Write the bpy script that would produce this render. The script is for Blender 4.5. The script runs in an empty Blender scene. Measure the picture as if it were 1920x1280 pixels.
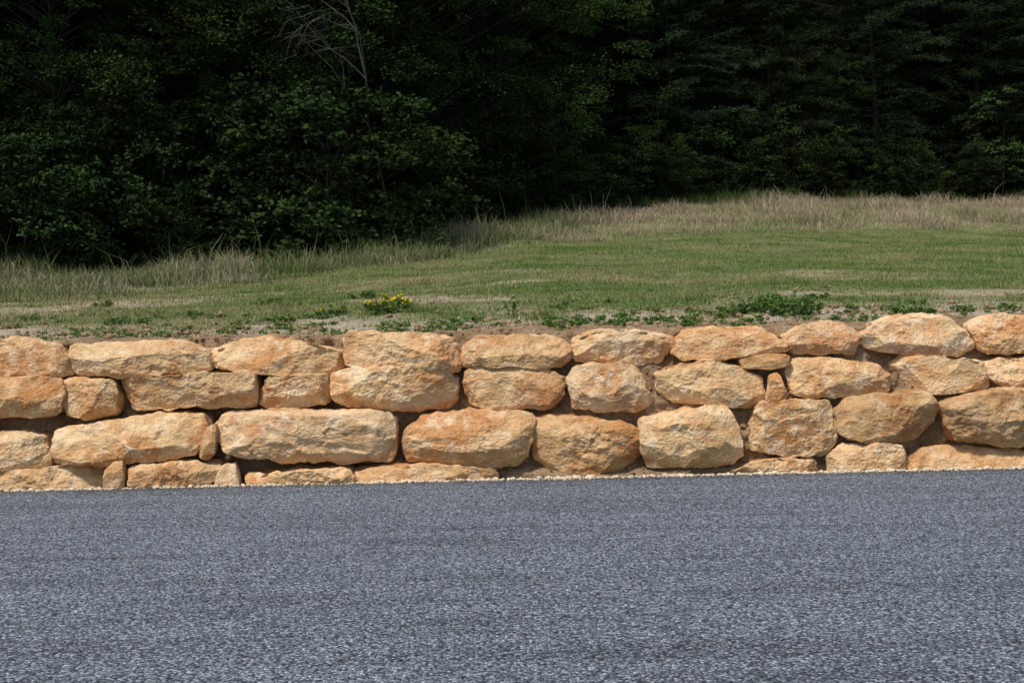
import bpy, math, numpy as np
from mathutils import Matrix, Vector
rng=np.random.default_rng(7)
F=2400.0; CAMZ=1.6; ROLL=0.0227; PITCH=math.atan(50/2400)
# ---------------- camera ----------------
fwd=np.array([0,math.cos(PITCH),-math.sin(PITCH)])
r0=np.array([1.0,0,0]); u0=np.cross(r0,fwd)
right=r0*math.cos(ROLL)-u0*math.sin(ROLL); up=r0*math.sin(ROLL)+u0*math.cos(ROLL)
cam=bpy.data.cameras.new("camera"); co=bpy.data.objects.new("camera",cam)
bpy.context.scene.collection.objects.link(co)
co.matrix_world=Matrix(((right[0],up[0],-fwd[0],0),(right[1],up[1],-fwd[1],0),(right[2],up[2],-fwd[2],CAMZ),(0,0,0,1)))
cam.sensor_width=36; cam.lens=45; cam.clip_end=2000; cam.clip_start=0.1
bpy.context.scene.camera=co
def ray(px,py):
    return right*(px-960)+up*(640-py)+fwd*F
def place(px,py,y):
    d=ray(px,py); t=y/d[1]; return d[0]*t, CAMZ+d[2]*t

# ---------------- noise ----------------
_g=np.random.default_rng(3).normal(size=(1024,3)); _g/=np.linalg.norm(_g,axis=1)[:,None]
def pn(p):
    p=np.asarray(p,float); i=np.floor(p).astype(np.int64); f=p-i
    u=f*f*f*(f*(f*6-15)+10); r=0
    for dx in (0,1):
        for dy in (0,1):
            for dz in (0,1):
                h=((i[:,0]+dx)*73856093)^((i[:,1]+dy)*19349663)^((i[:,2]+dz)*83492791)
                h=(h^(h>>13))&1023
                g=_g[h]
                d=g[:,0]*(f[:,0]-dx)+g[:,1]*(f[:,1]-dy)+g[:,2]*(f[:,2]-dz)
                w=(u[:,0] if dx else 1-u[:,0])*(u[:,1] if dy else 1-u[:,1])*(u[:,2] if dz else 1-u[:,2])
                r=r+d*w
    return r*1.6
def fbm(p,o=3,g=0.5):
    p=np.asarray(p,float); s=0;a=1
    for k in range(o):
        s=s+a*pn(p*(2.03**k)+k*17.3); a*=g
    return s
def n2(x,y,s,off=0,o=3):
    return fbm(np.stack([x*s+off,y*s-off,np.full_like(x,off*0.37)],1),o)
def sst(a,b,x):
    t=np.clip((x-a)/(b-a),0,1); return t*t*(3-2*t)

# ---------------- mesh builder ----------------
class MB:
    def __init__(s): s.v=[];s.f=[];s.m=[];s.c=[];s.n=0
    def add(s,v,f,mat=0,col=None):
        v=np.asarray(v,np.float32).reshape(-1,3); f=np.asarray(f,np.int64)
        s.v.append(v); s.f.append(f+s.n); s.m.append(np.full(len(f),mat,np.int32))
        if col is None: col=np.ones((len(v),3))
        s.c.append(np.broadcast_to(np.asarray(col,np.float32),(len(v),3))); s.n+=len(v)
    def mesh(s,name,mats,smooth=False,colors=True,attrs=None):
        me=bpy.data.meshes.new(name); V=np.concatenate(s.v)
        L=np.concatenate([f.ravel() for f in s.f]); T=np.concatenate([np.full(len(f),f.shape[1]) for f in s.f])
        me.vertices.add(len(V)); me.vertices.foreach_set("co",V.ravel())
        me.loops.add(len(L)); me.loops.foreach_set("vertex_index",L.astype(np.int32))
        me.polygons.add(len(T)); st=np.concatenate([[0],np.cumsum(T)[:-1]])
        me.polygons.foreach_set("loop_start",st.astype(np.int32))
        me.polygons.foreach_set("material_index",np.concatenate(s.m))
        me.polygons.foreach_set("use_smooth",np.full(len(T),smooth))
        if colors:
            a=me.color_attributes.new("col",'FLOAT_COLOR','POINT')
            C=np.concatenate(s.c); C=np.concatenate([C,np.ones((len(C),1))],1).astype(np.float32)
            a.data.foreach_set("color",C.ravel())
        if attrs:
            for k,val in attrs.items():
                a=me.attributes.new(k,'FLOAT','POINT'); a.data.foreach_set("value",np.asarray(val,np.float32))
        for m in mats: me.materials.append(m)
        me.update(calc_edges=True); me.validate()
        return me
def obj(name,me,loc=(0,0,0),rot=0,sc=1,parent=None):
    o=bpy.data.objects.new(name,me); bpy.context.scene.collection.objects.link(o)
    o.location=loc; o.rotation_euler=(0,0,rot); o.scale=(sc,sc,sc) if np.isscalar(sc) else sc
    if parent: o.parent=parent
    return o
def gridfaces(nu,nv,wrap=False):
    i=np.arange(nu-1)[:,None]; j=np.arange(nv if wrap else nv-1)[None,:]; j2=(j+1)%nv
    a=i*nv+j;b=i*nv+j2;c=(i+1)*nv+j2;d=(i+1)*nv+j
    return np.stack([a+0*j,b+0*i,c+0*i,d+0*j],-1).reshape(-1,4)

# ---------------- materials ----------------
def newmat(name):
    m=bpy.data.materials.new(name); m.use_nodes=True; nt=m.node_tree
    b=nt.nodes["Principled BSDF"]; b.inputs["Roughness"].default_value=0.9
    b.inputs["Specular IOR Level"].default_value=0.2
    return m,nt,b
def N(nt,t,**k):
    n=nt.nodes.new(t)
    for a,v in k.items():
        if a in n.inputs: n.inputs[a].default_value=v
        else: setattr(n,a,v)
    return n
def noise(nt,vec,scale,detail=5,rough=0.6,dist=0):
    n=N(nt,"ShaderNodeTexNoise",Scale=scale,Detail=detail,Roughness=rough,Distortion=dist)
    if vec is not None: nt.links.new(vec,n.inputs["Vector"])
    return n.outputs["Fac"]
def ramp(nt,fac,stops):
    r=nt.nodes.new("ShaderNodeValToRGB"); nt.links.new(fac,r.inputs[0])
    el=r.color_ramp.elements
    while len(el)<len(stops): el.new(0.5)
    for e,(p,c) in zip(el,stops):
        e.position=p; e.color=(*c,1) if not np.isscalar(c) else (c,c,c,1)
    return r.outputs[0]
def mix(nt,fac,a,b,mode='MIX'):
    m=nt.nodes.new("ShaderNodeMix"); m.data_type='RGBA'; m.blend_type=mode
    for s,v in ((0,fac),(6,a),(7,b)):
        if hasattr(v,'links'): nt.links.new(v,m.inputs[s])
        elif s==0: m.inputs[0].default_value=v
        else: m.inputs[s].default_value=(*v,1)
    return m.outputs[2]
def math_(nt,op,a,b=None):
    m=nt.nodes.new("ShaderNodeMath"); m.operation=op
    for s,v in ((0,a),(1,b)):
        if v is None: continue
        if hasattr(v,'links'): nt.links.new(v,m.inputs[s])
        else: m.inputs[s].default_value=v
    return m.outputs[0]
def bump(nt,h,dist,strength=1,prev=None):
    b=N(nt,"ShaderNodeBump",Strength=strength,Distance=dist); nt.links.new(h,b.inputs["Height"])
    if prev is not None: nt.links.new(prev,b.inputs["Normal"])
    return b.outputs[0]
def foliage(name,trans=0.25):
    m=bpy.data.materials.new(name); m.use_nodes=True; nt=m.node_tree; nt.nodes.clear()
    out=nt.nodes.new("ShaderNodeOutputMaterial"); at=N(nt,"ShaderNodeAttribute",attribute_name="col")
    d=nt.nodes.new("ShaderNodeBsdfDiffuse")
    if trans==0:
        oi=nt.nodes.new("ShaderNodeObjectInfo"); c=mix(nt,1.0,at.outputs["Color"],oi.outputs["Color"],'MULTIPLY')
        nt.links.new(c,d.inputs[0]); nt.links.new(d.outputs[0],out.inputs[0]); return m
    nt.links.new(at.outputs["Color"],d.inputs[0])
    t=nt.nodes.new("ShaderNodeBsdfTranslucent"); x=nt.nodes.new("ShaderNodeMixShader")
    nt.links.new(at.outputs["Color"],t.inputs[0])
    x.inputs[0].default_value=trans; nt.links.new(d.outputs[0],x.inputs[1]); nt.links.new(t.outputs[0],x.inputs[2])
    nt.links.new(x.outputs[0],out.inputs[0]); return m
leafM=foliage("leaf",0.0); grassM=foliage("grass_blade",0.25)
barkM,nt,b=newmat("bark"); at=N(nt,"ShaderNodeAttribute",attribute_name="col")
g=nt.nodes.new("ShaderNodeNewGeometry")
c=mix(nt,1.0,at.outputs["Color"],ramp(nt,noise(nt,g.outputs["Position"],9,3),[(0.3,0.5),(0.7,1.2)]),'MULTIPLY')
nt.links.new(c,b.inputs["Base Color"])

# asphalt
roadM,nt,b=newmat("asphalt"); g=nt.nodes.new("ShaderNodeNewGeometry"); P=g.outputs["Position"]
v=N(nt,"ShaderNodeTexVoronoi",Scale=66.0); nt.links.new(P,v.inputs["Vector"])
sep=nt.nodes.new("ShaderNodeSeparateColor"); nt.links.new(v.outputs["Color"],sep.inputs[0])
chip=ramp(nt,sep.outputs[0],[(0.0,(0.068,0.079,0.093)),(0.3,(0.138,0.158,0.183)),(0.75,(0.22,0.246,0.279)),(1.0,(0.45,0.475,0.505))])
gap=ramp(nt,v.outputs["Distance"],[(0.36,1.0),(0.72,0.2)])
col=mix(nt,1.0,chip,gap,'MULTIPLY')
mp=N(nt,"ShaderNodeMapping"); mp.inputs["Scale"].default_value=(0.22,1.8,1); mp.inputs["Rotation"].default_value=(0,0,0.05); nt.links.new(P,mp.inputs[0])
col=mix(nt,1.0,col,ramp(nt,noise(nt,mp.outputs[0],1.8,6,0.68),[(0.3,0.70),(0.5,1.0),(0.7,1.16)]),'MULTIPLY')
col=mix(nt,1.0,col,ramp(nt,noise(nt,P,24,3,0.8),[(0.32,0.62),(0.68,1.32)]),'MULTIPLY')
nt.links.new(col,b.inputs["Base Color"]); b.inputs["Roughness"].default_value=0.8
h=math_(nt,'SUBTRACT',1.0,v.outputs["Distance"])
nb=bump(nt,h,0.008,1.0); nb=bump(nt,noise(nt,P,26,3,0.7),0.02,0.6,nb)
nt.links.new(nb,b.inputs["Normal"])

# stone
stoneM,nt,b=newmat("sandstone"); tc=nt.nodes.new("ShaderNodeTexCoord"); oi=nt.nodes.new("ShaderNodeObjectInfo")
va=nt.nodes.new("ShaderNodeVectorMath"); va.operation='MULTIPLY_ADD'
cx=nt.nodes.new("ShaderNodeCombineXYZ")
for i in range(3): nt.links.new(oi.outputs["Random"],cx.inputs[i])
va.inputs[1].default_value=(50,73,31); nt.links.new(cx.outputs[0],va.inputs[0]); nt.links.new(tc.outputs["Object"],va.inputs[2])
O=va.outputs[0]
mp=N(nt,"ShaderNodeMapping"); mp.inputs["Scale"].default_value=(1,1,1.7); mp.inputs["Rotation"].default_value=(0,0.12,0); nt.links.new(O,mp.inputs[0]); OS=mp.outputs[0]
c=ramp(nt,noise(nt,OS,2.6,9,0.66,0.5),[(0.28,(0.43,0.235,0.10)),(0.42,(0.56,0.355,0.175)),(0.57,(0.65,0.46,0.26)),(0.75,(0.72,0.585,0.395))])
rm=ramp(nt,noise(nt,O,1.7,7,0.65,0.6),[(0.48,0.0),(0.60,0.8)])
c=mix(nt,rm,c,(0.45,0.205,0.075))
gm=ramp(nt,noise(nt,OS,2.3,8,0.7,0.8),[(0.57,0.0),(0.68,0.5)])
c=mix(nt,gm,c,(0.36,0.25,0.15))
cm=ramp(nt,noise(nt,O,5.5,8,0.7,0.3),[(0.52,0.0),(0.64,0.7)])
c=mix(nt,cm,c,(0.75,0.62,0.44))
sp=ramp(nt,noise(nt,O,38,6,0.78),[(0.3,0.64),(0.52,1.0),(0.75,1.2)])
c=mix(nt,1.0,c,sp,'MULTIPLY')
c=mix(nt,1.0,c,oi.outputs["Color"],'MULTIPLY')
nt.links.new(c,b.inputs["Base Color"])
nb=bump(nt,noise(nt,OS,9,7,0.62,0.3),0.035,0.8)
nb=bump(nt,noise(nt,O,60,4,0.7),0.007,0.9,nb)
nt.links.new(nb,b.inputs["Normal"])

def dirtcol(nt,P,s=1):
    c=ramp(nt,noise(nt,P,3*s,8,0.65),[(0.3,(0.33,0.20,0.105)),(0.5,(0.47,0.305,0.17)),(0.72,(0.60,0.44,0.28))])
    return mix(nt,1.0,c,ramp(nt,noise(nt,P,50*s,5,0.8),[(0.3,0.55),(0.7,1.3)]),'MULTIPLY')
dirtM,nt,b=newmat("sandy_dirt"); g=nt.nodes.new("ShaderNodeNewGeometry"); P=g.outputs["Position"]
nt.links.new(dirtcol(nt,P),b.inputs["Base Color"])
nb=bump(nt,noise(nt,P,16,7,0.8),0.07,1.0); nb=bump(nt,noise(nt,P,75,3,0.8),0.012,1.0,nb); nt.links.new(nb,b.inputs["Normal"])
gravM,nt,b=newmat("limestone_gravel"); g=nt.nodes.new("ShaderNodeNewGeometry")
nt.links.new(ramp(nt,noise(nt,g.outputs["Position"],30,3,0.7),[(0.35,(0.42,0.30,0.18)),(0.6,(0.66,0.55,0.40))]),b.inputs["Base Color"])

groundM,nt,b=newmat("field_ground"); g=nt.nodes.new("ShaderNodeNewGeometry"); P=g.outputs["Position"]
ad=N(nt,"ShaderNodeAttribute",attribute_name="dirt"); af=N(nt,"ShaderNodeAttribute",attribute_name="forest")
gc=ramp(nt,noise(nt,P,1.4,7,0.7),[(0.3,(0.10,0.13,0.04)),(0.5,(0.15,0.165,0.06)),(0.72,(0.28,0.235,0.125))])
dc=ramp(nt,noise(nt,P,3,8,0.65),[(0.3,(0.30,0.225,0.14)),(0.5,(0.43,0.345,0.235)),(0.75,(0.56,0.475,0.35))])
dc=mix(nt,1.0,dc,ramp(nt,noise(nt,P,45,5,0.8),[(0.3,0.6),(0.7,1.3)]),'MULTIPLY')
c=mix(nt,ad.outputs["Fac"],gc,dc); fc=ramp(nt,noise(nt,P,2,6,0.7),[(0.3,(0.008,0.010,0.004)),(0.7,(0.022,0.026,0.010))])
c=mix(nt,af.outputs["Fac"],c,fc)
nt.links.new(c,b.inputs["Base Color"])
nb=bump(nt,noise(nt,P,12,7,0.75),0.06,1.0); nt.links.new(nb,b.inputs["Normal"])

# ---------------- terrain ----------------
AC=np.array([-.6,-.4,-.3,-.15,0,.1,.2,.4,.6])
MEy=np.array([21,22,23.5,26,30,33,35,38,40.])
MEz=np.array([2.0,2.08,2.2,2.5,3.13,3.43,3.63,3.67,3.7])
FEy=np.array([26,27,28,31,37,42,46,50,53.])
FEz=np.array([2.4,2.52,2.6,3.0,4.2,5.0,5.5,5.6,5.7])
MG=np.array([20,20.5,21.8,24,29,33,35,37.5,39.])
def ME(a): return np.interp(a,AC,MG)
def FE(a): return np.interp(a,AC,FEy)
def T(x,y,rough=True):
    x=np.atleast_1d(np.asarray(x,float)); y=np.atleast_1d(np.asarray(y,float)); a=np.clip(x/np.maximum(y,13),-.6,.6)
    cols=[np.interp(y,[13.2,MEy[i],FEy[i],FEy[i]+15,FEy[i]+80],[1.39,MEz[i],FEz[i],FEz[i]+2.3,FEz[i]+50]) for i in range(len(AC))]
    C=np.stack(cols,0); k=np.clip(np.searchsorted(AC,a)-1,0,len(AC)-2); t=(a-AC[k])/(AC[k+1]-AC[k]); j=np.arange(len(x))
    z=C[k,j]*(1-t)+C[k+1,j]*t
    z=z+0.06*n2(x,y,0.25,5,2)*sst(13.5,18,y)
    if rough: z=z+0.035*n2(x,y,1.8,9,4)*(1-0.6*sst(14.5,17,y))
    return z
def dirtmask(x,y):
    near=1-sst(14.3,16.4+0.9*sst(0,6,x),y+1.2*n2(x,y,0.7,21,4))
    track=sst(2,4,x)*np.exp(-((y-16.9-0.05*x)/0.45)**2)*(0.5+0.5*sst(-.2,.3,n2(x,y*2,.7,27,3)))*.95
    patch=sst(0.25,0.6,n2(x,y*2.2,0.33,33,4))*(1-sst(18,26,y))*0.8
    leftp=sst(0.15,0.5,n2(x,y*2,0.3,41,3)+0.35)*(1-sst(-6,-3,x))*sst(17,18,y)*(1-sst(20,21.5,y))*0.8
    return np.clip(np.maximum.reduce([near,track,patch,leftp]),0,1)
def ghit(px,py):
    d=ray(px,py); ys=np.linspace(13.3,60,4000); t=ys/d[1]; zz=CAMZ+d[2]*t; tt=T(d[0]*t,ys,False)
    k=np.argmax(zz<=tt) if np.any(zz<=tt) else 0
    return d[0]*t[k],ys[k]
xs=np.concatenate([np.linspace(-160,-24,30),np.arange(-23.5,23.6,0.14),np.linspace(24,160,30)])
ys=np.concatenate([np.linspace(-60,12,12),[13.40],np.arange(13.5,19,0.09),np.arange(19,42,0.2),np.arange(42,60,1.),np.linspace(60,140,20)])
X,Y=np.meshgrid(xs,ys,indexing='ij'); xf=X.ravel(); yf=Y.ravel()
zf=T(xf,yf); zf[yf<13.45]=-0.05
mb=MB(); mb.add(np.stack([xf,yf,zf],1),gridfaces(len(xs),len(ys)))
aa=np.clip(xf/np.maximum(yf,13),-.6,.6)
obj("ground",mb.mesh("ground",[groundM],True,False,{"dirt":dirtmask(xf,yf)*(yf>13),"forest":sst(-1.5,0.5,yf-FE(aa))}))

# ---------------- road ----------------
rx=np.concatenate([np.linspace(-160,-14,20),np.arange(-13.9,13.9,0.04),np.linspace(14,160,20)])
edge=12.39+0.03*n2(rx,rx*0,1.2,3,3)+0.03*n2(rx,rx*0,7,8,4)
mb=MB(); ry=np.array([-60,-10,0,3,5,7,9,11,12,1e9])
V=np.zeros((len(rx),len(ry),3)); V[:,:,0]=rx[:,None]; V[:,:,1]=ry[None,:]; V[:,-1,1]=edge
V[:,:,2]=0.0; V2=np.concatenate([V,V[:,-1:,:]+np.array([0,0.01,-0.045])],1)
mb.add(V2.reshape(-1,3),gridfaces(len(rx),len(ry)+1))
obj("road",mb.mesh("road",[roadM],True,False))

# ---------------- stones ----------------
ROWY={'A':12.70,'B':12.59,'C':12.47,'D':12.38}
S=[
('A',[(-60,640),(40,636),(85,650),(120,675),(118,700),(90,708),(0,710),(-80,708)],(.97,.86,.75)),
('A',[(118,662),(135,648),(230,645),(330,642),(385,660),(388,690),(370,700),(270,705),(150,708),(125,700)],(1.03,.98,.9)),
('A',[(390,655),(430,645),(490,632),(560,645),(640,660),(650,685),(630,705),(520,700),(420,694),(395,688)],(1,.94,.85)),
('A',[(636,632),(660,624),(760,627),(850,635),(860,655),(858,690),(840,698),(720,694),(645,686),(636,660)],(1.05,.98,.88)),
('A',[(870,655),(895,632),(960,630),(1050,632),(1070,650),(1068,675),(1050,690),(960,686),(900,688),(866,682)],(1,.95,.86)),
('A',[(1080,635),(1110,620),(1190,620),(1265,632),(1268,655),(1245,680),(1160,684),(1090,682),(1076,665)],(1.06,1.02,.97)),
('A',[(1270,640),(1290,620),(1350,613),(1440,617),(1480,640),(1488,660),(1440,665),(1360,676),(1290,674),(1268,662)],(1,.85,.7)),
('A',[(1475,630),(1510,610),(1570,605),(1615,618),(1622,645),(1600,662),(1540,665),(1495,665),(1480,650)],(.98,.9,.86)),
('A',[(1625,628),(1660,605),(1720,595),(1790,592),(1825,620),(1840,650),(1820,665),(1740,668),(1660,660),(1630,648)],(1.08,1.04,1.0)),
('A',[(1835,610),(1860,595),(1900,590),(1960,595),(1985,630),(1970,660),(1900,665),(1850,655),(1836,635)],(1.05,.98,.9)),
('A2',[(1388,674),(1440,663),(1480,666),(1484,686),(1440,692),(1395,692)],(1,.82,.65)),
('B',[(-60,715),(60,712),(98,715),(108,740),(104,775),(60,785),(-60,785)],(1,.88,.74)),
('B',[(100,715),(150,710),(200,712),(212,735),(205,775),(160,788),(115,785),(103,760)],(1,.9,.77)),
('B',[(215,715),(260,706),(380,700),(470,702),(476,730),(474,760),(400,765),(290,768),(235,770),(220,745)],(1,.92,.82)),
('B',[(482,735),(495,710),(550,703),(605,706),(612,730),(605,755),(560,768),(500,768),(482,755)],(1,.97,.93)),
('B',[(612,705),(650,690),(740,690),(840,700),(858,715),(855,760),(830,772),(740,772),(640,765),(620,745)],(1.06,1,.9)),
('B',[(872,700),(890,680),(940,675),(1010,690),(1060,710),(1062,740),(1030,765),(950,768),(885,765),(875,740)],(.93,.80,.68)),
('B',[(1065,710),(1080,690),(1130,682),(1195,690),(1215,720),(1228,755),(1190,770),(1130,772),(1080,765),(1068,740)],(1.0,.98,.96)),
('B',[(1230,700),(1270,688),(1340,680),(1400,690),(1435,710),(1440,750),(1410,764),(1330,760),(1260,752),(1235,730)],(1,.93,.84)),
('B2',[(1448,705),(1462,701),(1477,740),(1474,753),(1443,753)],(1.05,.98,.9)),
('B',[(1478,690),(1510,672),(1580,672),(1660,690),(1682,710),(1670,735),(1600,745),(1520,748),(1485,735)],(1.04,1,.92)),
('B',[(1684,685),(1710,668),(1780,670),(1850,680),(1866,700),(1862,728),(1800,740),(1730,738),(1700,720)],(1.04,.99,.92)),
('B',[(1866,680),(1890,670),(1960,672),(1985,700),(1970,728),(1900,728),(1868,710)],(1.05,1,.95)),
('C',[(-60,820),(30,815),(70,820),(84,850),(80,878),(0,882),(-70,880)],(1.0,.96,.9)),
('C',[(88,840),(95,810),(180,795),(280,782),(370,778),(382,800),(375,840),(350,862),(250,865),(220,873),(100,872)],(1.0,.93,.83)),
('C2',[(385,803),(400,797),(397,850),(385,864),(368,857)],(.9,.75,.6)),
('C',[(395,800),(410,780),(480,772),(600,778),(720,775),(738,790),(740,840),(730,868),(640,872),(500,862),(420,850),(400,830)],(1.0,.96,.93)),
('C',[(760,810),(790,785),(880,775),(960,772),(1000,780),(1002,820),(985,860),(960,875),(860,872),(765,868),(758,850)],(.98,.87,.76)),
('C',[(1002,785),(1080,782),(1170,795),(1200,815),(1206,850),(1180,880),(1110,892),(1040,885),(1005,862),(1000,820)],(.92,.80,.66)),
('C',[(1200,790),(1260,775),(1370,758),(1385,790),(1395,830),(1400,860),(1340,878),(1220,880),(1208,840)],(1.04,.98,.9)),
('C',[(1415,800),(1430,755),(1490,750),(1560,752),(1572,780),(1570,830),(1540,858),(1440,852),(1412,845)],(1.04,1.0,.92)),
('C',[(1575,775),(1600,745),(1680,740),(1750,738),(1775,765),(1760,800),(1720,830),(1640,830),(1580,815)],(.72,.62,.52)),
('C',[(1780,760),(1830,740),(1900,735),(1970,735),(1985,790),(1970,840),(1900,840),(1800,828),(1785,800)],(.86,.76,.66)),
('D',[(-60,888),(60,883),(190,880),(196,905),(190,928),(0,928),(-60,928)],(1.02,.94,.85)),
('D2',[(196,885),(210,868),(223,866),(229,900),(226,922),(194,922)],(.98,.9,.8)),
('D',[(235,885),(260,873),(340,868),(400,872),(410,890),(385,905),(380,922),(240,922)],(1.03,.95,.86)),
('D2',[(405,890),(415,873),(438,869),(444,900),(441,914),(401,914)],(1.1,1.1,1.1)),
('D',[(455,895),(560,884),(650,880),(668,900),(640,915),(460,915)],(1.02,.92,.8)),
('D',[(655,885),(740,877),(850,876),(925,882),(935,895),(900,912),(660,912)],(1.0,.85,.7)),
('D',[(1380,880),(1440,866),(1540,865),(1552,880),(1540,902),(1380,904)],(1.0,.92,.8)),
('D',[(1562,860),(1590,838),(1640,830),(1690,838),(1712,865),(1700,892),(1565,892)],(1.1,1.08,1.05)),
('D',[(1720,860),(1750,845),(1850,838),(1930,845),(1980,860),(1970,888),(1715,888)],(.98,.84,.72)),
]
wall=bpy.data.objects.new("stone_retaining_wall",None); bpy.context.scene.collection.objects.link(wall)
def chaikin(p,c=.10):
    q=np.roll(p,-1,0); return np.stack([p*(1-c)+q*c,p*c+q*(1-c)],1).reshape(-1,2)
def make_stone(idx,row,poly,tint,shift=0,res=1.0):
    r=np.random.default_rng(300+idx)
    small=len(row)>1
    yf=ROWY[row[0]]+r.uniform(-.05,.035)
    p=np.array([place(a,b_,yf) for a,b_ in poly]); p[:,0]+=shift
    if p[:,1].min()<0.05: p[p[:,1]<0.06,1]-=0.04
    ctr=(p.min(0)+p.max(0))/2; p=chaikin(p-ctr)
    W=np.ptp(p[:,0]); H=np.ptp(p[:,1])
    p=p*np.array([1+0.014/W*2,1+0.010/H*2])
    nth=int(280*res); th=np.linspace(0,2*np.pi,nth,endpoint=False)
    ex=0.6; thv=np.arctan2(np.sin(th)*(H/W)**ex,np.cos(th)); D=np.stack([np.cos(thv),np.sin(thv)],1)
    rad=np.zeros(nth)
    for i in range(len(p)):
        a=p[i]; e=p[(i+1)%len(p)]-a
        den=D[:,0]*e[1]-D[:,1]*e[0]; den=np.where(abs(den)<1e-9,1e-9,den)
        t=(a[0]*e[1]-a[1]*e[0])/den; s=(a[0]*D[:,1]-a[1]*D[:,0])/den
        ok=(t>0)&(s>=-1e-4)&(s<=1.0001); rad=np.where(ok,np.maximum(rad,t),rad)
    rad=np.where(rad<=0,H/2,rad)
    hd=min(0.30,0.75*max(H,W*0.5)) if not small else 0.10
    n=r.uniform(8.0,13.0)
    ph=np.linspace(0,np.pi,12000); q=np.sin(ph)**(2/n); yy=-np.sign(np.cos(ph))*abs(np.cos(ph))**(2/n)
    wgt=np.where(yy<-0.3,1.0,0.3)*np.hypot(np.gradient(q)*1.3,np.gradient(yy)); al=np.concatenate([[0],np.cumsum(wgt)[:-1]])
    M=int(104*res); sm=np.linspace(0,al[-1],M); q=np.interp(sm,al,q); yy=np.interp(sm,al,yy)
    q[0]=1e-4; q[-1]=1e-4
    lat=rad[None,:]*q[:,None]
    P=np.stack([lat*D[None,:,0],np.broadcast_to(yy[:,None]*hd+hd,lat.shape),lat*D[None,:,1]],-1).reshape(-1,3)
    off=r.uniform(-50,50,3); hs=min(1,H/0.25)*(0.4 if small else 1)
    def normals(P):
        G=P.reshape(M,nth,3)
        du=np.gradient(G,axis=0); dv=(np.roll(G,-1,1)-np.roll(G,1,1))
        nr=np.cross(du,dv); nr/=np.linalg.norm(nr,axis=2)[...,None]+1e-9
        nr*=np.sign((nr*(G-np.array([0,hd,0]))).sum()); nr=nr.reshape(-1,3)
        nr[:nth]=(0,-1,0); nr[-nth:]=(0,1,0); return nr
    P=P+normals(P)*(hs*(0.032*pn(P*3.1+off)+0.020*pn(P*7+off)))[:,None]
    for k in range(r.integers(9,14)):
        nn=np.array([r.normal()*0.28*(0.7 if W>2*H else 1),-1,r.normal()*0.36+0.10]); nn/=np.linalg.norm(nn)
        d=P@nn; dm=d.max()-r.uniform(.025,.08)*hs
        P-=np.clip(d-dm-fbm(P*7+off+k,2)*0.005,0,None)[:,None]*nn[None,:]*0.97
    for k in range(7):
        tt=r.uniform(0,2*np.pi); nn=np.array([math.cos(tt),-r.uniform(.7,2.0),math.sin(tt)]); nn/=np.linalg.norm(nn)
        d=P@nn; dm=d.max()-r.uniform(.015,.06)*hs; P-=np.clip(d-dm,0,None)[:,None]*nn[None,:]*0.97
    nr=normals(P)
    tilt=r.normal()*0.15; lay=(P[:,2]+tilt*P[:,0])*r.uniform(5,9)+0.8*fbm(P*2.2+off,2)+.12*fbm(P*14+off,2)
    fr=lay-np.floor(lay); saw=sst(0,0.9,fr)*(1-sst(0.9,1,fr))
    la=r.uniform(0.0,0.014)*sst(0,.4,pn(P*1.9+off*2))
    disp=0.014*(0.4-2*abs(pn(P*5.5+off)))+0.014*fbm(P*12+off,3)*sst(-.3,.4,pn(P*2.3-off))+0.005*fbm(P*40+off,2)+la*(saw-.5)
    P=P+nr*(disp*hs)[:,None]
    mb=MB(); mb.add(P,gridfaces(M,nth,True))
    me=mb.mesh("stone",[stoneM],True,False)
    o=obj("stone_%d"%(idx+1),me,(ctr[0],yf-.015,ctr[1]),parent=wall)
    v=r.uniform(.93,1.05); o.color=(tint[0]*v,tint[1]**.9*v,tint[2]**.9*v,1)
for i,(row,poly,t) in enumerate(S): make_stone(i,row,poly,t)
for k,sh in enumerate((-10.62,10.62)):
    for i,(row,poly,t) in enumerate(S):
        cxm=np.mean([q[0] for q in poly])
        if (k==0 and cxm>600) or (k==1 and cxm<1300): make_stone(100*(k+1)+i,row,poly,t,sh,0.5)

# dirt bank behind/between stones
bx=np.arange(-15,15,0.025); nz=72
zz=np.linspace(-0.06,1.385,nz); BX,BZ=np.meshgrid(bx,zz,indexing='ij'); x=BX.ravel(); z=BZ.ravel()
inset=0.45-0.17*sst(-2.6,1.5,x)+0.04*sst(1.0,1.4,z)
y=12.40+0.32*np.clip(z,0,2)/1.4+inset+0.065*n2(x,z,2.6,4,3)+0.035*n2(x,z,10,6,4)
y-=(0.05+0.10*sst(-.3,.2,x)*(1-sst(2.2,2.8,x)))*(1-sst(0.0,0.10,z+0.04*n2(x,z,1.5,61,2)))
V=np.stack([BX,y.reshape(BX.shape),BZ],-1)
top=[]
y0=V[:,-1,1]
for t in np.linspace(0.03,1,16):
    yy=y0+(13.9-y0)*t; zt=T(bx,yy)+0.02-0.10*sst(.75,1,t)+0.012*n2(bx,yy,9,13,3)
    top.append(np.stack([bx,yy,zt],1)[:,None,:])
V=np.concatenate([V]+top,1)
mb=MB(); mb.add(V.reshape(-1,3),gridfaces(len(bx),V.shape[1]))
obj("dirt_bank",mb.mesh("dirt_bank",[dirtM],True,False))

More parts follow.
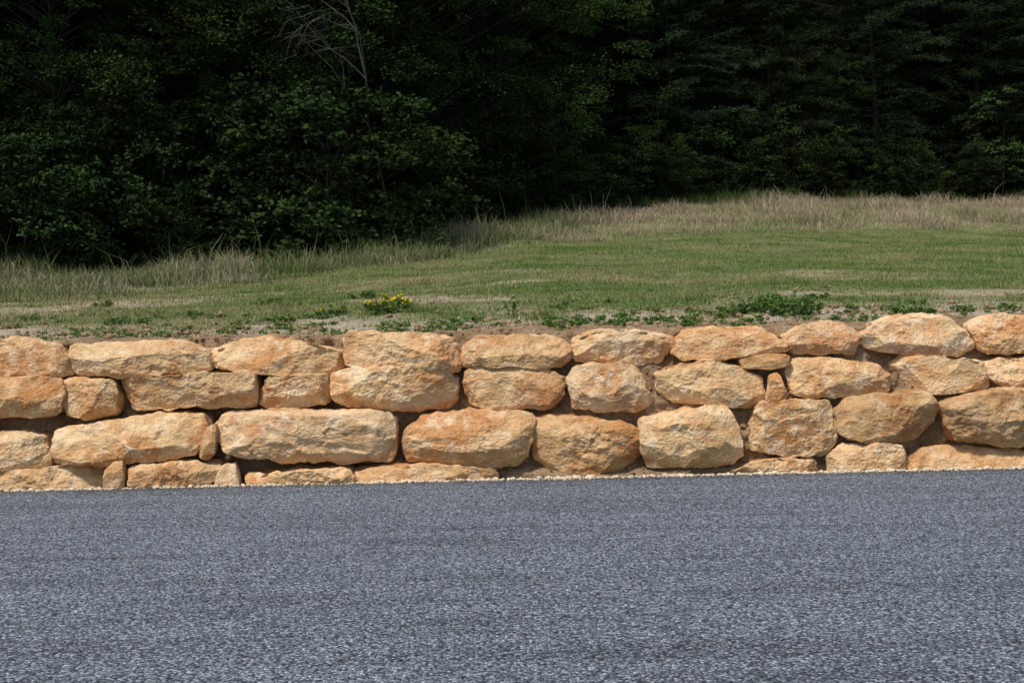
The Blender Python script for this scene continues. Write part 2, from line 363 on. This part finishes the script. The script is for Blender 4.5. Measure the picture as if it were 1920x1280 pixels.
# clods & pebbles
def lump(seed):
    r=np.random.default_rng(seed); nu,nv=6,8
    a=np.linspace(0.001,np.pi-0.001,nu); b_=np.linspace(0,2*np.pi,nv,endpoint=False)
    A,B=np.meshgrid(a,b_,indexing='ij'); p=np.stack([np.sin(A)*np.cos(B),np.sin(A)*np.sin(B),0.7*np.cos(A)],-1).reshape(-1,3)
    return p*(1+0.35*pn(p*1.5+seed*7.1)[:,None]),gridfaces(nu,nv,True)
def scatter(name,x,y,z,s,mat):
    mb=MB(); L=[lump(k) for k in range(8)]
    for i in range(len(x)):
        v,f=L[i%8]; an=rng.uniform(0,6.28); c_,s_=math.cos(an),math.sin(an)
        R=np.array([[c_,-s_,0],[s_,c_,0],[0,0,1]]); mb.add((v*s[i])@R+np.array([x[i],y[i],z[i]]),f)
    return obj(name,mb.mesh(name,[mat],False,False))
n=2600; x=rng.uniform(-9,9,n); y=13.1+rng.exponential(0.6,n)
s=0.008+rng.exponential(0.010,n); s=np.clip(s,0,0.05); z=T(x,np.maximum(y,13.2))+s*0.3+0.01
n3=3200; x3=rng.uniform(-7,7,n3); z3=rng.uniform(0.02,1.36,n3)
i3=np.clip(((x3+15)/0.025).astype(int),0,len(bx)-1); j3=np.clip(((z3+0.06)/(1.445)*(nz-1)).astype(int),0,nz-1)
y3=V[i3,j3,1]-0.004; s3=np.clip(0.006+rng.exponential(.008,n3),0,.035)
scatter("dirt_clods",np.r_[x,x3],np.r_[y,y3],np.r_[z,z3],np.r_[s,s3],dirtM)
n=3200; x=rng.uniform(-7,7,n); y=12.43-np.abs(rng.normal(0,0.045,n)); s=0.004+rng.exponential(0.006,n); s=np.clip(s,0,.03)
scatter("gravel",x,y,s*0.3,s,gravM)

# ---------------- grass ----------------
def blades(mb,x,y,h,w,lean,cb,ct,z=None):
    n=len(x); z=T(x,y)-0.01 if z is None else z
    a=rng.uniform(0,2*np.pi,n); wv=np.stack([np.cos(a),np.sin(a),0*a],1)*w[:,None]/2
    b_=rng.uniform(0,2*np.pi,n); ld=np.stack([np.cos(b_),np.sin(b_),0*b_],1)*(lean*h)[:,None]
    r=np.stack([x,y,z],1); up_=np.array([0,0,1.])
    m=r+ld*0.3+up_*(h*0.55)[:,None]; t=r+ld+up_*(h*np.sqrt(np.maximum(0.2,1-lean**2*.6)))[:,None]
    V=np.stack([r-wv,r+wv,m+wv*.75,m-wv*.75,t],1).reshape(-1,3)
    k=np.arange(n)[:,None]*5
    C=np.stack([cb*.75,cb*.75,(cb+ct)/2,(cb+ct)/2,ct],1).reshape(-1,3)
    mb.add(V,k+np.array([[0,1,2,3]]),0,C); 
    mb.f.append(k+np.array([[3,2,4]])+mb.n-len(V)); mb.m.append(np.zeros(n,np.int32))
def lerp(a,b,t): return np.asarray(a)[None,:]*(1-t[:,None])+np.asarray(b)[None,:]*t[:,None]
n=560000; a=rng.uniform(-.56,.56,n); y=rng.uniform(13.5,40,n); x=a*y
keep=(y<ME(a)+1.6)&(rng.random(n)>dirtmask(x,y)*0.93)
x=x[keep];y=y[keep];a=a[keep];n=len(x)
dry=np.clip(0.27+0.75*n2(x,y*1.8,0.35,51,4)+0.16*rng.normal(size=n)+0.26*(1-sst(-8,1,x))+.10*(1-sst(14,20,y)),0,1)
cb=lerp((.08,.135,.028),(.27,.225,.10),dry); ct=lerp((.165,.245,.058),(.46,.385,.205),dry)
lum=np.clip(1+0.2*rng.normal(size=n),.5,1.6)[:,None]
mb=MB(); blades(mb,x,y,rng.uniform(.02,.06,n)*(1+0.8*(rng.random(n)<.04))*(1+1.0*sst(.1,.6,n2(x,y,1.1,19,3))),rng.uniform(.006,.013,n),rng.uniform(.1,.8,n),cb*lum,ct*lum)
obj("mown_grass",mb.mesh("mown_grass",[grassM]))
# tall grass
n=460000; a=rng.uniform(-.56,.56,n); y=rng.uniform(19,54,n); x=a*y
e=ME(a)+0.3+0.9*n2(x,y,0.5,71,4); f=FE(a)+1.5
dens=(0.2+.8*sst(0,1.8,y-e))*(y>e)*(y<f)*(0.3+0.7*sst(-.3,.3,n2(x,y,.6,81,3)))
keep=rng.random(n)<dens; x=x[keep];y=y[keep];a=a[keep];n=len(x)
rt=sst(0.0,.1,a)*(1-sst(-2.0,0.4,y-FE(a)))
shade_dk=sst(-2.0,0.5,y-FE(a))  # shade at the forest edge, painted into the blade colours
dry=np.clip(0.12+0.66*rt+0.6*n2(x,y*1.3,0.4,91,3)+0.2*rng.normal(size=n)+.12*(a<-.2)-.3*shade_dk,0,1)
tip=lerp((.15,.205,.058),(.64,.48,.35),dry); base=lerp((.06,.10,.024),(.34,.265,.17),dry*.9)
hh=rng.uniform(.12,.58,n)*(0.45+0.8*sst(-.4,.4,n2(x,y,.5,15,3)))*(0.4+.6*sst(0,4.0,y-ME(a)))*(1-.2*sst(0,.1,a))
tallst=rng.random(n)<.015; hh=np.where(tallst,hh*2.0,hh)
lum=(np.clip(1+0.2*rng.normal(size=n),.5,1.6)*(1-.45*shade_dk))[:,None]
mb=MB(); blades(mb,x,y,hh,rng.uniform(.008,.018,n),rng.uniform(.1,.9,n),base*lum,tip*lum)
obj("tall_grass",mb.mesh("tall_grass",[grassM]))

# weeds near wall
def leafquads(mb,c,d,L,W,col,mat=0):
    n=len(c); rv=rng.normal(size=(n,3)); s=np.cross(d,rv); s/=np.linalg.norm(s,axis=1)[:,None]+1e-9
    L=np.broadcast_to(L,(n,))[:,None]; W=np.broadcast_to(W,(n,))[:,None]
    V=np.stack([c-d*L/2,c+s*W/2-d*L*.05,c+d*L/2,c-s*W/2-d*L*.05],1).reshape(-1,3)
    mb.add(V,np.arange(n)[:,None]*4+np.arange(4)[None,:],mat,np.repeat(col,4,0))
def unit(v): return v/(np.linalg.norm(v,axis=1)[:,None]+1e-9)
def weed(mb,cx_,cy_,r,h,n,green=(.085,.14,.035),flower=0):
    k=max(4,n//22); ang=rng.uniform(0,6.28,k); rr=r*np.sqrt(rng.random(k)); sx=cx_+rr*np.cos(ang); sy=cy_+rr*np.sin(ang)
    hs=h*rng.uniform(.5,1,k)*(1-.5*(rr/r)**2); z0=T(sx,sy)
    j=rng.integers(0,k,n); t=rng.random(n)**.7
    ox=(sx[j]-cx_)*.5*t; oy=(sy[j]-cy_)*.5*t
    c=np.stack([sx[j]+ox+rng.normal(0,.018,n),sy[j]+oy+rng.normal(0,.018,n),z0[j]+t*hs[j]],1)
    d=unit(np.stack([rng.normal(size=n),rng.normal(size=n),rng.normal(size=n)*.5+.5],1))
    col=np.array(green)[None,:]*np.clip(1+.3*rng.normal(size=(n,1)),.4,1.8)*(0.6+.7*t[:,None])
    leafquads(mb,c,d,rng.uniform(.04,.09,n),rng.uniform(.012,.028,n),col)
    blades(mb,sx,sy,hs,np.full(k,.007),np.full(k,.3),np.tile((.07,.1,.03),(k,1)),np.tile((.12,.16,.05),(k,1)))
    if flower:
        j=rng.integers(0,k,flower); c=np.stack([sx[j]*1.0+(sx[j]-cx_)*.5+rng.normal(0,.02,flower),sy[j]+(sy[j]-cy_)*.5,z0[j]+hs[j]*rng.uniform(.85,1.1,flower)],1)
        for rr_ in range(2):
            d=unit(np.stack([rng.normal(size=flower),rng.normal(size=flower),.2*rng.normal(size=flower)],1))
            leafquads(mb,c,d,np.full(flower,.038),np.full(flower,.034),np.tile((.75,.55,.02),(flower,1)))
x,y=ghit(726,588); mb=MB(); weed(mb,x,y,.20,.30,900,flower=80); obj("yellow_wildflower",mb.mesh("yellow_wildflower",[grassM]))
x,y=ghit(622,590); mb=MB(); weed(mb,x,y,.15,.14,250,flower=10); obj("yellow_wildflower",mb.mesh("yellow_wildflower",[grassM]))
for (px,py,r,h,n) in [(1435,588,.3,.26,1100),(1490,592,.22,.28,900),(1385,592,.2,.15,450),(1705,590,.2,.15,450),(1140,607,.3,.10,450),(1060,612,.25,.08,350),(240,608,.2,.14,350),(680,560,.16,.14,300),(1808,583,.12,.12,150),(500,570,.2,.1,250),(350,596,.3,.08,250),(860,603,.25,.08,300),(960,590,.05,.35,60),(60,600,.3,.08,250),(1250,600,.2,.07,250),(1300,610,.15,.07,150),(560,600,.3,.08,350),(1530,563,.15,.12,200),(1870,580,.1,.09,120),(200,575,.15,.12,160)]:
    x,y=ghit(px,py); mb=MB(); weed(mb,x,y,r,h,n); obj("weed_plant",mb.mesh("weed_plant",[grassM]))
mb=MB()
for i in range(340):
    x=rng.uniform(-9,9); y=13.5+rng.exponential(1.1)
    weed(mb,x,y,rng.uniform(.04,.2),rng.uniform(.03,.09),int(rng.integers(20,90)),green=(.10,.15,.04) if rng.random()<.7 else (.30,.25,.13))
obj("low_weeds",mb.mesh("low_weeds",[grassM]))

# ---------------- trees ----------------
def tube(mb,pts,rad,sides,mat,col):
    pts=np.asarray(pts,float); n=len(pts); d=np.gradient(pts,axis=0); d=unit(d)
    ref=np.array([0.31,0.2,0.93]) if abs(d[0][2])<.8 else np.array([1.,0.1,0]); a=unit(np.cross(d,ref)); b_=np.cross(d,a)
    t=np.linspace(0,2*np.pi,sides,endpoint=False)
    V=pts[:,None,:]+(a[:,None,:]*np.cos(t)[None,:,None]+b_[:,None,:]*np.sin(t)[None,:,None])*np.asarray(rad)[:,None,None]
    mb.add(V.reshape(-1,3),gridfaces(n,sides,True),mat,np.tile(col,(n*sides,1)))
def broadleaf(seed,H,R,base,ncl,nsub,nleaf,leaf,colA,colB,trunk=.16,low=0.55):
    r=np.random.default_rng(seed); mb=MB()
    tz=np.linspace(-.3,H*.92,12); bend=r.normal(0,.25,(2,))
    tp=np.stack([bend[0]*np.sin(tz/H*3),bend[1]*np.sin(tz/H*2.3),tz],1)
    tube(mb,tp,np.linspace(trunk,trunk*.15,12),8,1,(.03,.027,.021))
    for i in range(ncl):
        u=r.random(); z=base+(H-base)*u
        prof=R*(low+(1-low)*math.sin(min(1,u*1.6)*math.pi/2))*math.sqrt(max(0.02,1-max(0,(u-.45)/.57)**2))
        rr=prof*(0.35+.65*r.random()**.5)*r.uniform(.8,1.22); an=r.uniform(0,2*np.pi)
        c=np.array([math.cos(an)*rr,math.sin(an)*rr,z])
        rc=r.uniform(.45,1.0)*(R/4)**.6
        s=np.interp(max(.2,z-rr*.55),tz,np.arange(12)); k=int(min(s,10)); p0=tp[k]*(1-(s-k))+tp[k+1]*(s-k)
        t=np.linspace(0,1,5)[:,None]; mid=(p0+c)/2+np.array([0,0,.25*rr*.5])
        tube(mb,(1-t)**2*p0+2*t*(1-t)*mid+t*t*c,np.linspace(.035,.008,5)*(R/4),4,1,(.03,.027,.021))
        sub=unit(r.normal(size=(nsub,3))); out=np.array([math.cos(an),math.sin(an),-.1])
        sub=sub+out*.6; sub=c+sub*rc*np.array([1,1,.45])*r.uniform(.5,1.2,(nsub,1))
        shade=r.uniform(.5,1.4)
        j=r.integers(0,nsub,nleaf*nsub); q=sub[j]+r.normal(size=(len(j),3))*rc*np.array([.21,.21,.08])
        q[:,2]-=.16*np.linalg.norm(q[:,:2]-c[:2],axis=1)
        d=unit(r.normal(size=(len(j),3))*np.array([1,1,.45])+out*.4)
        tt=np.clip(r.random(len(j))*.7+.3*(r.random()),0,1)
        col=(np.array(colA)[None,:]*(1-tt[:,None])+np.array(colB)[None,:]*tt[:,None])*shade*r.uniform(.75,1.25,(len(j),1))
        leafquads(mb,q,d,leaf*r.uniform(.7,1.2,len(j)),leaf*.55*r.uniform(.8,1.2,len(j)),col)
    return mb
def conifer(seed,H,Lm,bare,colA,colB):
    r=np.random.default_rng(seed); mb=MB()
    tz=np.linspace(-.3,H,10); tp=np.stack([.12*np.sin(tz*.4+seed),.1*np.cos(tz*.3),tz],1); tube(mb,tp,np.linspace(.13,.02,10),8,1,(.028,.023,.018))
    z=0.6
    while z<H-.3:
        for b_ in range(r.integers(6,9)):
            an=r.uniform(0,6.28); L=Lm*(1-z/H)**.45*r.uniform(.4,1.15)+.2; dead=z<bare and r.random()<.25
            if dead: L*=.75
            t=np.linspace(0,1,8); dr=r.uniform(.0,.25); x=L*t; zz=z+r.uniform(-.3,.3)+ .18*L*t-dr*L*t*t*1.7
            o=np.array([math.cos(an),math.sin(an)]); side=np.array([-o[1],o[0]]); wob=.12*np.sin(t*5+r.uniform(0,6))
            pts=np.stack([o[0]*x+side[0]*wob,o[1]*x+side[1]*wob,zz],1)
            tube(mb,pts,np.linspace(.022,.006,8),4,1,(.045,.04,.033))
            nt_=int(L/.13); shade=r.uniform(.5,1.4)
            for k in range(nt_):
                s=.12+.88*(k+r.random())/nt_; p=np.array([np.interp(s,t,pts[:,i]) for i in range(3)])
                tl=(.25+.55*(1-s))*r.uniform(.6,1.2)*min(1,L/2); sg=1 if k%2 else -1
                d=np.array([o[0]*.65+side[0]*sg*.75,o[1]*.65+side[1]*sg*.75,r.uniform(-.35,.25)]); d/=np.linalg.norm(d)
                if dead:
                    if k%2==0: tube(mb,[p,p+d*tl*.5,p+d*tl+np.array([0,0,-.05])],[.007,.005,.003],3,1,(.06,.055,.046))
                    continue
                m=int(11+tl*26); u=r.random(m); q=p+d*tl*u[:,None]+r.normal(size=(m,3))*.045
                dd=unit(d[None,:]*.7+r.normal(size=(m,3))*.5+np.array([0,0,.15])); tt=r.random((m,1))
                col=(np.array(colA)*(1-tt)+np.array(colB)*tt)*shade*r.uniform(.8,1.2)
                leafquads(mb,q,dd,r.uniform(.09,.17,m),r.uniform(.022,.04,m),col)
        z+=r.uniform(.28,.5)
    return mb
BA,BB=(.013,.0245,.0065),(.034,.053,.0155)
bl=[broadleaf(11+i,13,3.9,.3,200,12,36,.105,BA,BB).mesh("broadleaf_tree",[leafM,barkM]) for i in range(3)]
bush=[broadleaf(31+i,2.2,1.25,.15,34,9,26,.08,(.013,.024,.007),(.032,.049,.016),trunk=.04,low=.8).mesh("bush",[leafM,barkM]) for i in range(3)]
sap=[broadleaf(41+i,3.4,.75,.5,26,7,16,.075,(.03,.05,.013),(.06,.09,.026),trunk=.03,low=.5).mesh("sapling",[leafM,barkM]) for i in range(2)]
cf=[conifer(51+i,17,3.4,[2.5,5,1.5][i],(.011,.018,.008),(.029,.043,.019)).mesh("pine_tree",[leafM,barkM]) for i in range(3)]
def put(name,me,a,y,sc=1,x=None,t=None):
    x=a*y if x is None else x
    o=obj(name,me,(x,y,float(T(x,y,False)[0])-.05),rng.uniform(0,6.28),(sc*rng.uniform(.92,1.08),sc*rng.uniform(.92,1.08),sc))
    v=rng.uniform(.7,1.25) if t is None else t; h=rng.uniform(-.08,.12)
    o.color=(v*(1+h),v,v*(1-h*.5),1)
k=0
for a,y,s,t in [(-.50,32,1,.9),(-.405,31.5,1.0,.8),(-.355,30.6,.62,1.0),(-.31,32.5,1.05,1.15),(-.225,33.5,.98,.9),(-.14,35,1.05,1.1),(-.065,38,1.0,.8),(-.005,42,1.0,1.9)]:
    put("broadleaf_tree",bl[k%3],a,y,s,t=t); k+=1
for a,y,s in [(-.6,30,.9),(-.45,38,1.3),(-.36,39,1.35),(-.27,40,1.3),(-.18,42,1.4),(-.10,44,1.35),(-.03,49,1.4)]:
    put("broadleaf_tree",bl[k%3],a,y,s); k+=1
for a in np.arange(-.62,.0,.11): put("broadleaf_tree",bl[k%3],a,50+rng.uniform(-1,2),1.7); k+=1
k=0
for a,y,s in [(.05,48,.95),(.085,50,1.05),(.125,48.5,.95),(.165,51,1.05),(.205,49.5,.9),(.245,52.5,1.1),(.285,51,.95),(.325,53.5,1.1),(.365,52,1.0),(.405,54,1.1),(.45,53,1),(.5,55,1.1),(.56,55,1)]:
    put("pine_tree",cf[k%3],a,y,s); k+=1
for a,y,s,t in [(.105,51,.62,.8),(.19,52,.7,.7),(.27,54,.6,.9),(.345,54.5,.7,.8),(.42,53.5,.75,1.0),(.235,50.5,.5,1.1)]:
    put("broadleaf_tree",bl[k%3],a,y,s,t=t); k+=1
for a in np.arange(.03,.6,.035): put("pine_tree",cf[k%3],a,57+rng.uniform(-1.5,2),1.3); k+=1
for a in np.arange(.0,.6,.07): put("broadleaf_tree",bl[k%3],a,64+rng.uniform(-1,2),1.7); k+=1
# understory
for a in np.arange(-.56,.56,.026):
    f=float(FE(a)); put("bush",bush[k%3],a+rng.uniform(-.01,.01),f+rng.uniform(.4,2.4),rng.choice([.35,.5,.7,.9,1.2])); k+=1
    if a>0 or rng.random()<.4: put("bush",bush[k%3],a+.01,f+rng.uniform(2.5,5),rng.uniform(.7,1.6)); k+=1
for a,y,s in [(-.145,30.8,1.9),(-.165,31.6,2.2),(-.12,31.8,1.8),(-.38,28,1.4),(-.34,29.5,1.8)]: put("bush",bush[k%3],a,y,s,t=1.3); k+=1
for a,dy,s in [(.385,.6,1.3),(.37,1.4,1.0),(.10,1.5,.8),(.2,1.2,.7),(.25,1.6,.85),(.14,1.2,.7),(.32,1,.6),(.05,.8,.8),(.45,1,1),(.12,2,1.2),(.22,2.3,1.1)]:
    put("sapling",sap[k%2],a,float(FE(a))+dy,s,t=1.3); k+=1
def dead(seed,h,lean,lv=4,rad0=.045,col=(.105,.10,.075)):
    r=np.random.default_rng(seed); mb=MB()
    def br(p,d,L,rad,l):
        n=6; pts=[p]; dd=d.copy()
        for i in range(n):
            dd=dd+r.normal(size=3)*.13+np.array([0,0,-.05*(l>1)]); dd/=np.linalg.norm(dd); pts.append(pts[-1]+dd*L/n)
        tube(mb,pts,np.linspace(rad,rad*.35,n+1),5 if l<2 else 3,0,col if l>0 else (.04,.037,.03))
        if l>=lv: return
        for i in range([7,5,4,3][l]):
            k=r.integers(3 if l==0 else 2,n+1); nd=dd*.6+r.normal(size=3)*.6*np.array([1.4,.5,.6]); nd/=np.linalg.norm(nd); br(pts[k],nd,L*r.uniform(.3,.5),rad*.42,l+1)
    br(np.zeros(3),np.array(lean,float),h,rad0,0); return mb
x=-.085*32; obj("dead_tree",dead(5,6.5,(-.12,-.1,1)).mesh("dead_tree",[barkM],True),(x,31.8,float(T(x,31.8)[0])-.1))
x=.035*41; obj("dead_tree",dead(9,2.6,(.1,0,1),3,.03).mesh("dead_tree",[barkM],True),(x,41,float(T(x,41)[0])-.1))

# ---------------- light ----------------
sd=np.array([-.36,-.45,1.0]); sd/=np.linalg.norm(sd)
el=math.asin(sd[2]); az=math.atan2(sd[0],sd[1])
w=bpy.data.worlds.new("World"); bpy.context.scene.world=w; w.use_nodes=True; nt=w.node_tree
sk=nt.nodes.new("ShaderNodeTexSky"); sk.sky_type='NISHITA'; sk.sun_disc=False; sk.sun_elevation=el; sk.sun_rotation=az
bg=nt.nodes["Background"]; nt.links.new(sk.outputs[0],bg.inputs[0]); bg.inputs[1].default_value=0.15
L=bpy.data.lights.new("sun","SUN"); L.energy=4.1; L.angle=math.radians(7); L.color=(1,.95,.88)
lo=bpy.data.objects.new("sun",L); bpy.context.scene.collection.objects.link(lo)
lo.rotation_euler=Vector(-sd).to_track_quat('-Z','Y').to_euler()
vs=bpy.context.scene.view_settings; vs.view_transform='Standard'; vs.look='None'; vs.exposure=0
